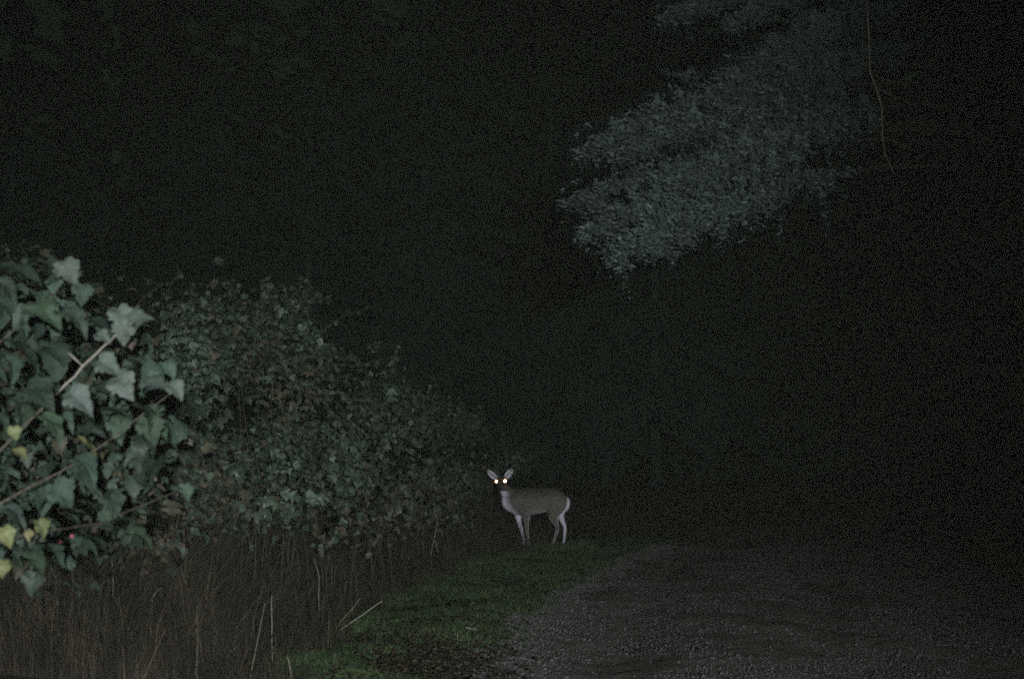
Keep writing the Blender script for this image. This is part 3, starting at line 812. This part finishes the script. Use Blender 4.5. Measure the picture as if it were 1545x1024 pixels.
white = np.maximum(white, inner_far * np.where(U > 815, .72, 1.0))
near_in = legs & (Yc < 0) & (np.abs(no[:, 0]) > .55)
white = np.maximum(white, near_in * .42)
rump = (U > 839) & (Vp > 748) & (Vp < 792)
edge_r = np.interp(Vp, [748, 756, 765, 772, 778, 784, 792], [853.5, 852.5, 849.5, 846, 841.5, 841.5, 846])
white = np.maximum(white, rump * .8 * sm_(U - edge_r, -1, 4) * np.where(Yc > -.07, 1, .35))
earv = (Vp < 723.5) & ((U < 750) | (U > 761.5))
ec_ = np.where(U < 756, 743.2, 767.2); ea = np.where(U < 756, 744.0, 766.9)
vm = np.interp(Vp, [709, 723], [709, 723])
mid_u = np.where(U < 756, np.interp(Vp, [710.3, 723.5], [735.3, 750.5]), np.interp(Vp, [708.3, 722.5], [773.2, 761.0]))
rim = sm_(np.abs(U - mid_u), 1.0, 2.6)
white = np.maximum(white, earv * np.where(no[:, 1] < -.15, .18 + .75 * rim, .12))
back = sm_(no[:, 2], .15, .9) * (Vp < 760) * (U > 768)
fleck = .5 + .5 * np.sin(co[:, 0] * 210 + 3 * np.sin(co[:, 2] * 170)) * np.sin(co[:, 2] * 190 + 2 * np.sin(co[:, 0] * 150))
white = white * np.where(earv, .35 + .9 * fleck, np.where(Vp > 778, np.clip(1.15 - (Vp - 796) / 34 * .8, .35, 1.0) * (.75 + .3 * fleck), .75 + .4 * fleck))
tint = .5 - .26 * back + .5 * np.clip(white + RNG.normal(0, .06, nv) * (white > .05), 0, 1)
face_dark = inhead & ~earv & (hfz > -.02)
tint = np.where(face_dark, .31, tint)
tint = np.where(inhead & (hfz > .14) & (hux < -.02), .62, tint)          # pale chin and muzzle side
tint = np.where((hfz > .235) & inhead, .03, tint)
tint = np.where(Vp > 822.5, .12, tint)                                  # hooves
at2 = body.attributes.new('tint', 'FLOAT', 'POINT'); at2.data.foreach_set('value', tint.astype(np.float32))
body.materials.clear(); body.materials.append(coat)
body.polygons.foreach_set('use_smooth', np.ones(len(body.polygons), bool))
body.name = 'body'
link('body', body, deer)
# short coat hairs that roughen the outline
nf = len(body.polygons); pc = np.empty(nf * 3, np.float32); body.polygons.foreach_get('center', pc); pc = pc.reshape(-1, 3)
pn = np.empty(nf * 3, np.float32); body.polygons.foreach_get('normal', pn); pn = pn.reshape(-1, 3)
pv0 = np.empty(len(body.loops), np.int32); body.loops.foreach_get('vertex_index', pv0)
ls_ = np.empty(nf, np.int32); body.polygons.foreach_get('loop_start', ls_)
pt_ = tint[pv0[ls_]]
sel = np.where((RNG.random(nf) < .8) & (pc[:, 2] > .1))[0]
c0, n0, t0 = pc[sel], pn[sel], pt_[sel]
flow = np.array([1.0, 0, -.55]) + RNG.normal(0, .25, (len(sel), 3))
flow -= n0 * (flow * n0).sum(1)[:, None]; flow /= np.linalg.norm(flow, axis=1)[:, None] + 1e-6
sd_ = np.cross(flow, n0); Lh = np.where(c0[:, 2] < .5, .012, .024) * RNG.uniform(.6, 1.4, len(sel))
hv = np.stack([c0 - sd_ * .0028, c0 + sd_ * .0028, c0 + flow * Lh[:, None] + n0 * (Lh * .45)[:, None]], 1).reshape(-1, 3)
link('fur', tri_mesh('fur', hv, np.arange(len(sel) * 3).reshape(-1, 3), coat, np.repeat(np.clip(t0 + RNG.normal(0, .05, len(sel)), 0, 1), 3)), deer)['kind'] = 'stuff'

# eyes: dark ball, orange ring standing in for the glow's halo, and a mirror-like back layer that returns the lamp's beam
def glossy(name, col, rough):
    m = bpy.data.materials.new(name); m.use_nodes = True
    q = m.node_tree.nodes['Principled BSDF']
    nn, ll = m.node_tree.nodes, m.node_tree.links
    z_ = nn.new('ShaderNodeTexNoise'); z_.inputs['Scale'].default_value = 90
    r_ = nn.new('ShaderNodeValToRGB'); r_.color_ramp.elements[0].color = (*[c * .9 for c in col], 1); r_.color_ramp.elements[1].color = (*col, 1)
    ll.new(z_.outputs['Fac'], r_.inputs[0]); ll.new(r_.outputs[0], q.inputs['Base Color'])
    q.inputs['Metallic'].default_value = 1; q.inputs['Roughness'].default_value = rough
    return m
eye_m = mat('eye_dark', (.02, .015, .01), .2, .2, 30, .5)
tap_m = glossy('eye_mirror', (1.0, .86, .62), .27)
halo_m = glossy('eyeshine_halo', (1.0, .36, .08), .50)  # orange halo of the eyeshine, painted as a ring wider than the eye
def disc(r0, r1, seg=20, dz=0.0):
    V, T = [], []
    for k in range(seg):
        a = 2 * PI * k / seg
        V += [(r1 * math.cos(a), r1 * math.sin(a), -dz), (r0 * math.cos(a), r0 * math.sin(a), 0)]
    for k in range(seg):
        a, b = 2 * k, 2 * ((k + 1) % seg); T += [(a, b, a + 1), (b, b + 1, a + 1)]
    if r0 > 0:
        pass
    return V, T
for sgn in (-1, 1):
    ec = L(749.4 if sgn < 0 else 762.1, 727.0 if sgn < 0 else 726.4)
    ec.y = H(.055, 0).y - .012
    wdir = (Vector(spot_o.location) + Vector((0, 0, CAM_H))) * .5 - (Vector(deer.location) + ec); wdir.normalize()
    R = wdir.to_track_quat('Z', 'Y').to_matrix()
    b = bmesh.new(); bmesh.ops.create_uvsphere(b, u_segments=16, v_segments=10, radius=.033)
    m_ = bpy.data.meshes.new('eye'); b.to_mesh(m_); b.free(); m_.materials.append(eye_m)
    eye = link('eye', m_, deer, ec)
    V, T = disc(.0, .018 if sgn < 0 else .021)
    pu = link('pupil', tri_mesh('pupil', V, T, tap_m), eye); pu.matrix_local = Matrix.Translation(wdir * .0345) @ R.to_4x4()
    V, T = disc(.0202, .040, dz=.006)
    ir = link('eye_halo', tri_mesh('eye_halo', V, T, halo_m), eye); ir.matrix_local = Matrix.Translation(wdir * .0340) @ R.to_4x4()
g = Geo(); nc = H(.262, -.028)
b = bmesh.new(); bmesh.ops.create_uvsphere(b, u_segments=14, v_segments=8, radius=.024)
m_ = bpy.data.meshes.new('nose'); b.to_mesh(m_); b.free(); m_.materials.append(eye_m)
no_ = link('nose', m_, deer, nc); no_.scale = (1.1, .6, .75)

# taller blades round the hooves
n = 2600
x = RNG.uniform(d0.x - .45, d0.x + 1.05, n); y = RNG.uniform(DY - .75, DY + .5, n)
V, T = scatter_ribbons(n, x, y, gz(x, y) - .01, RNG.uniform(.06, .17, n), RNG.uniform(.004, .008, n), RNG.uniform(.1, .8, n))
link('tall_grass', tri_mesh('tall_grass', V, T, green, np.repeat(RNG.random(n), 5)), kind='stuff')

# ------------------------------------------------------------------ conifers on the right of the track
needle_m = mat('conifer_needles', (.042, .060, .054), .6, .4, 1.5, .35, hue=(.056, .076, .069), translucent=.12, obj_rand=.25,
               tint=[(0, (.6, .6, .6)), (1, (1.6, 1.6, 1.65))])
trunk_m = mat('conifer_bark', (.055, .047, .04), .95, .4, 14, .1, bump=1.0, bump_scale=16, stretch=(1, 1, .25))
limb_m = mat('limb_bark', (.018, .017, .015), .95, .3, 20, .05)
dead_m = mat('dead_branch', (.085, .078, .07), .9, .3, 20, .1)

def bough_mesh(seed, Ln=4.0, droop=.9, twigs=40):
    r = np.random.default_rng(seed)
    g = Geo()
    def axis_pt(t): return np.array([Ln * t, .12 * math.sin(3 * t + seed), .30 * math.sin(PI * t * .8) - droop * t * t])
    g.tube([Vector(axis_pt(t)) for t in np.linspace(0, 1, 9)], list(np.linspace(.035, .006, 9)), 5)
    V, T, ti = [], [], []
    def spray(o, d, length, up_):
        """one feathery twig with needles all round it, its end hanging a little"""
        d = d / np.linalg.norm(d); s = np.cross(d, up_); s /= np.linalg.norm(s); u2 = np.cross(s, d)
        nn = max(8, int(length / .0065))
        sh = r.random(); sag = r.uniform(.0, .95)
        for i in range(nn):
            t = (i + r.random()) / nn
            c = o + d * (length * t) + np.array([0, 0, -sag * length * t * t]) + r.normal(0, .012, 3)
            an = r.uniform(0, 2 * PI); side = s * math.cos(an) + u2 * (.6 * math.sin(an))
            ln = .030 * (1 - .35 * t) * r.uniform(.6, 1.4)
            tipv = c + side * ln + d * ln * .8
            w = np.cross(side, d) * .010 + d * .007 + r.normal(0, .005, 3)
            k = len(V)
            V.extend([c - w * .5, c + w * .5, tipv]); T.append((k, k + 1, k + 2)); ti.extend([sh] * 3)
    for i in range(twigs):
        t = .58 + .42 * ((i + r.random() * .6) / twigs) ** .75
        o = axis_pt(t)
        for sg in (-1, 1):
            ln = (.95 - .68 * t) * r.uniform(.3, 1.15)
            a = math.radians(r.uniform(25, 80))
            d = np.array([math.cos(a), sg * math.sin(a), r.normal(-.02, .20)])
            spray(o, d, ln * .8, np.array([0, 0, 1.0]))
            for q in range(4):
                f = r.uniform(.15, .9)
                d2 = d + r.normal(size=3) * np.array([.6, .6, .28]); d2 /= np.linalg.norm(d2)
                spray(o + d * ln * .8 * f, d2, ln * r.uniform(.25, .5), np.array([0, .2, 1.0]))
    g.V.append(np.array(V)); g.T.append(np.array(T) + g.n); g.tint.append(np.array(ti)); g.n += len(V)
    bm_ = g.mesh('bough', needle_m)
    bm_.materials.append(limb_m)
    ix = np.zeros(len(bm_.polygons), np.int32); ix[:len(g.T[0])] = 1
    bm_.polygons.foreach_set('material_index', ix)
    return bm_
BOUGH = [bough_mesh(31 + i, droop=.55 + .2 * i) for i in range(4)]

def conifer(label, x, y, height, r0, boughs, group='conifers beside the bend of the track'):
    z0 = float(gz(x, y)) - .05
    root = thing('conifer', label, 'tree', (x, y, z0), group)
    g = Geo(); P = [Vector((.05 * math.sin(i), .05 * math.cos(i * 1.3), height * i / 14)) for i in range(15)]
    g.tube(P, [r0 * (1.25 if i == 0 else 1) * (1 - .93 * i / 14) for i in range(15)], 12)
    link('trunk', g.mesh('trunk', trunk_m, True), root)
    for (z, az, ln, pitch, k) in boughs:
        o = link('bough', BOUGH[k % 4], root, (0, 0, z - z0))
        o.rotation_euler = Euler((RNG.normal(0, .12), -pitch, az)); o.scale = (ln / 4,) * 2 + (ln / 4 * RNG.uniform(.8, 1.2),)
    return root

def bough_to(tx, ty, tip, k):
    """azimuth/length/height of a bough from the trunk so that its drooping end reaches the point tip"""
    dx, dy = tip.x - tx, tip.y - ty
    ln = math.hypot(dx, dy); drop = (.55 + .2 * (k % 4) - .30 * math.sin(PI * .8)) * ln / 4
    return (tip.z + drop, math.atan2(dy, dx), ln, 0.0, k)

TX, TY = 6.9, 17.8
bl = []
for (u, v, yy, k) in [(897, 322, 14.8, 1), (906, 348, 14.4, 2), (950, 372, 14.0, 3), (1010, 392, 14.2, 2), 
                      (917, 200, 14.6, 1), (975, 222, 14.2, 1), (1052, 178, 14.8, 2), (1078, 158, 14.4, 3), (1060, 250, 14.2, 1),
                      (1030, 4, 15.4, 1), (1075, 26, 15.0, 2), (1130, 52, 14.8, 3), (1190, 70, 14.6, 2), (1120, 200, 15.2, 3), (1180, 150, 15.0, 2)]:
    bl.append(bough_to(TX, TY, at(u, v, yy), k))
for i in range(14):
    z = 5.4 + 9 * i / 14
    az = RNG.uniform(-PI * .62, PI * .62)
    bl.append((z, az, (2.9 - .10 * i) * RNG.uniform(.7, 1.1), RNG.normal(-.02, .08), int(RNG.integers(4))))
conifer('nearest conifer with drooping boughs reaching out over the track', TX, TY, 16, .24, bl)
def crown(n, z0, z1, L0):
    return [(z0 + (z1 - z0) * i / n, RNG.uniform(0, 2 * PI), L0 * (1 - .8 * i / n) * RNG.uniform(.75, 1.15), RNG.normal(-.05, .08), int(RNG.integers(4))) for i in range(n)]
conifer('second conifer standing behind the drooping boughs', 9.8, 27.5, 18, .27, crown(46, 3.2, 17.6, 3.4))
conifer('conifer at the frame edge beside the dark verge', 9.4, 19.0, 17, .26, crown(40, 3.4, 16.6, 3.0))

# thin dead hanging branch in front of the crown
HB = [at(1308, -10, 13.6), at(1311, 60, 13.6), at(1313, 110, 13.6), at(1322, 133, 13.5), at(1331, 165, 13.5), at(1331, 205, 13.5), at(1336, 235, 13.5), at(1350, 262, 13.4)]
g = Geo(); o0 = HB[0]
g.tube([q - o0 for q in HB], [.012, .010, .009, .008, .007, .006, .005, .002], 6)
for i in (2, 3, 5):
    g.tube([HB[i] - o0, HB[i] - o0 + Vector((.22, -.05, -.12))], [.003, .001], 5)
tag(link('hanging_branch', g.mesh('hanging_branch', dead_m, True), None, o0), 'bare thin branch hanging down in front of the dark conifers', 'branch')

# ------------------------------------------------------------------ far wood closing the view
def far_wood(nt):
    G = Geo()
    for i in range(nt):
        a = RNG.uniform(-PI * .42, PI * .42) if i < nt * .8 else RNG.uniform(0, 2 * PI)
        d = RNG.uniform(42, 85)
        x, y = d * math.sin(a), 8 + d * math.cos(a)
        h = RNG.uniform(22, 34); r = h * RNG.uniform(.14, .2)
        G.tube([(x, y, -.3), (x, y, h * .95)], [.22, .04], 5)
        nb = 150
        zz = np.sort(RNG.uniform(.10, 1, nb)); az = RNG.uniform(0, 2 * PI, nb)
        ln = r * (1.04 - zz) * RNG.uniform(.6, 1.25, nb) + .25
        w = .28 + ln * .22
        c, s = np.cos(az), np.sin(az)
        b0 = np.stack([x - s * w * .3, y + c * w * .3, zz * h], 1); b1 = np.stack([x + s * w * .3, y - c * w * .3, zz * h], 1)
        m0 = np.stack([x + c * ln * .6 - s * w, y + s * ln * .6 + c * w, zz * h - ln * .22], 1)
        m1 = np.stack([x + c * ln * .6 + s * w, y + s * ln * .6 - c * w, zz * h - ln * .22], 1)
        t = np.stack([x + c * ln, y + s * ln, zz * h - ln * .5], 1)
        V = np.stack([b0, b1, m0, m1, t], 1).reshape(-1, 3); k = np.arange(nb)[:, None] * 5
        G.add(V, np.concatenate([k + [0, 1, 2], k + [1, 3, 2], k + [2, 3, 4]], 0), RNG.random())
    return G.mesh('far_wood', mat('far_conifers', (.035, .05, .042), .8, .3, 1.0, .2))
link('far_wood', far_wood(300), kind='stuff')

# ------------------------------------------------------------------ thin haze added to lift the blacks and give grain
hz = bmesh.new(); bmesh.ops.create_cube(hz, size=1)
bmesh.ops.scale(hz, vec=(230, 230, 34), verts=hz.verts); bmesh.ops.translate(hz, vec=(0, 20, 15), verts=hz.verts)
hm = bpy.data.meshes.new('haze'); hz.to_mesh(hm); hz.free()
hmat = bpy.data.materials.new('veil_haze'); hmat.use_nodes = True
nn, ll = hmat.node_tree.nodes, hmat.node_tree.links
nn.remove(nn['Principled BSDF'])
pv = nn.new('ShaderNodeVolumePrincipled'); pv.inputs['Density'].default_value = HAZE_DENSITY
pv.inputs['Color'].default_value = (.88, .98, .80, 1)
ll.new(pv.outputs[0], nn['Material Output'].inputs['Volume'])
hmat.cycles.volume_sampling = 'DISTANCE'
hmat.cycles.homogeneous_volume = True
hm.materials.append(hmat)
link('haze', hm, kind='stuff')
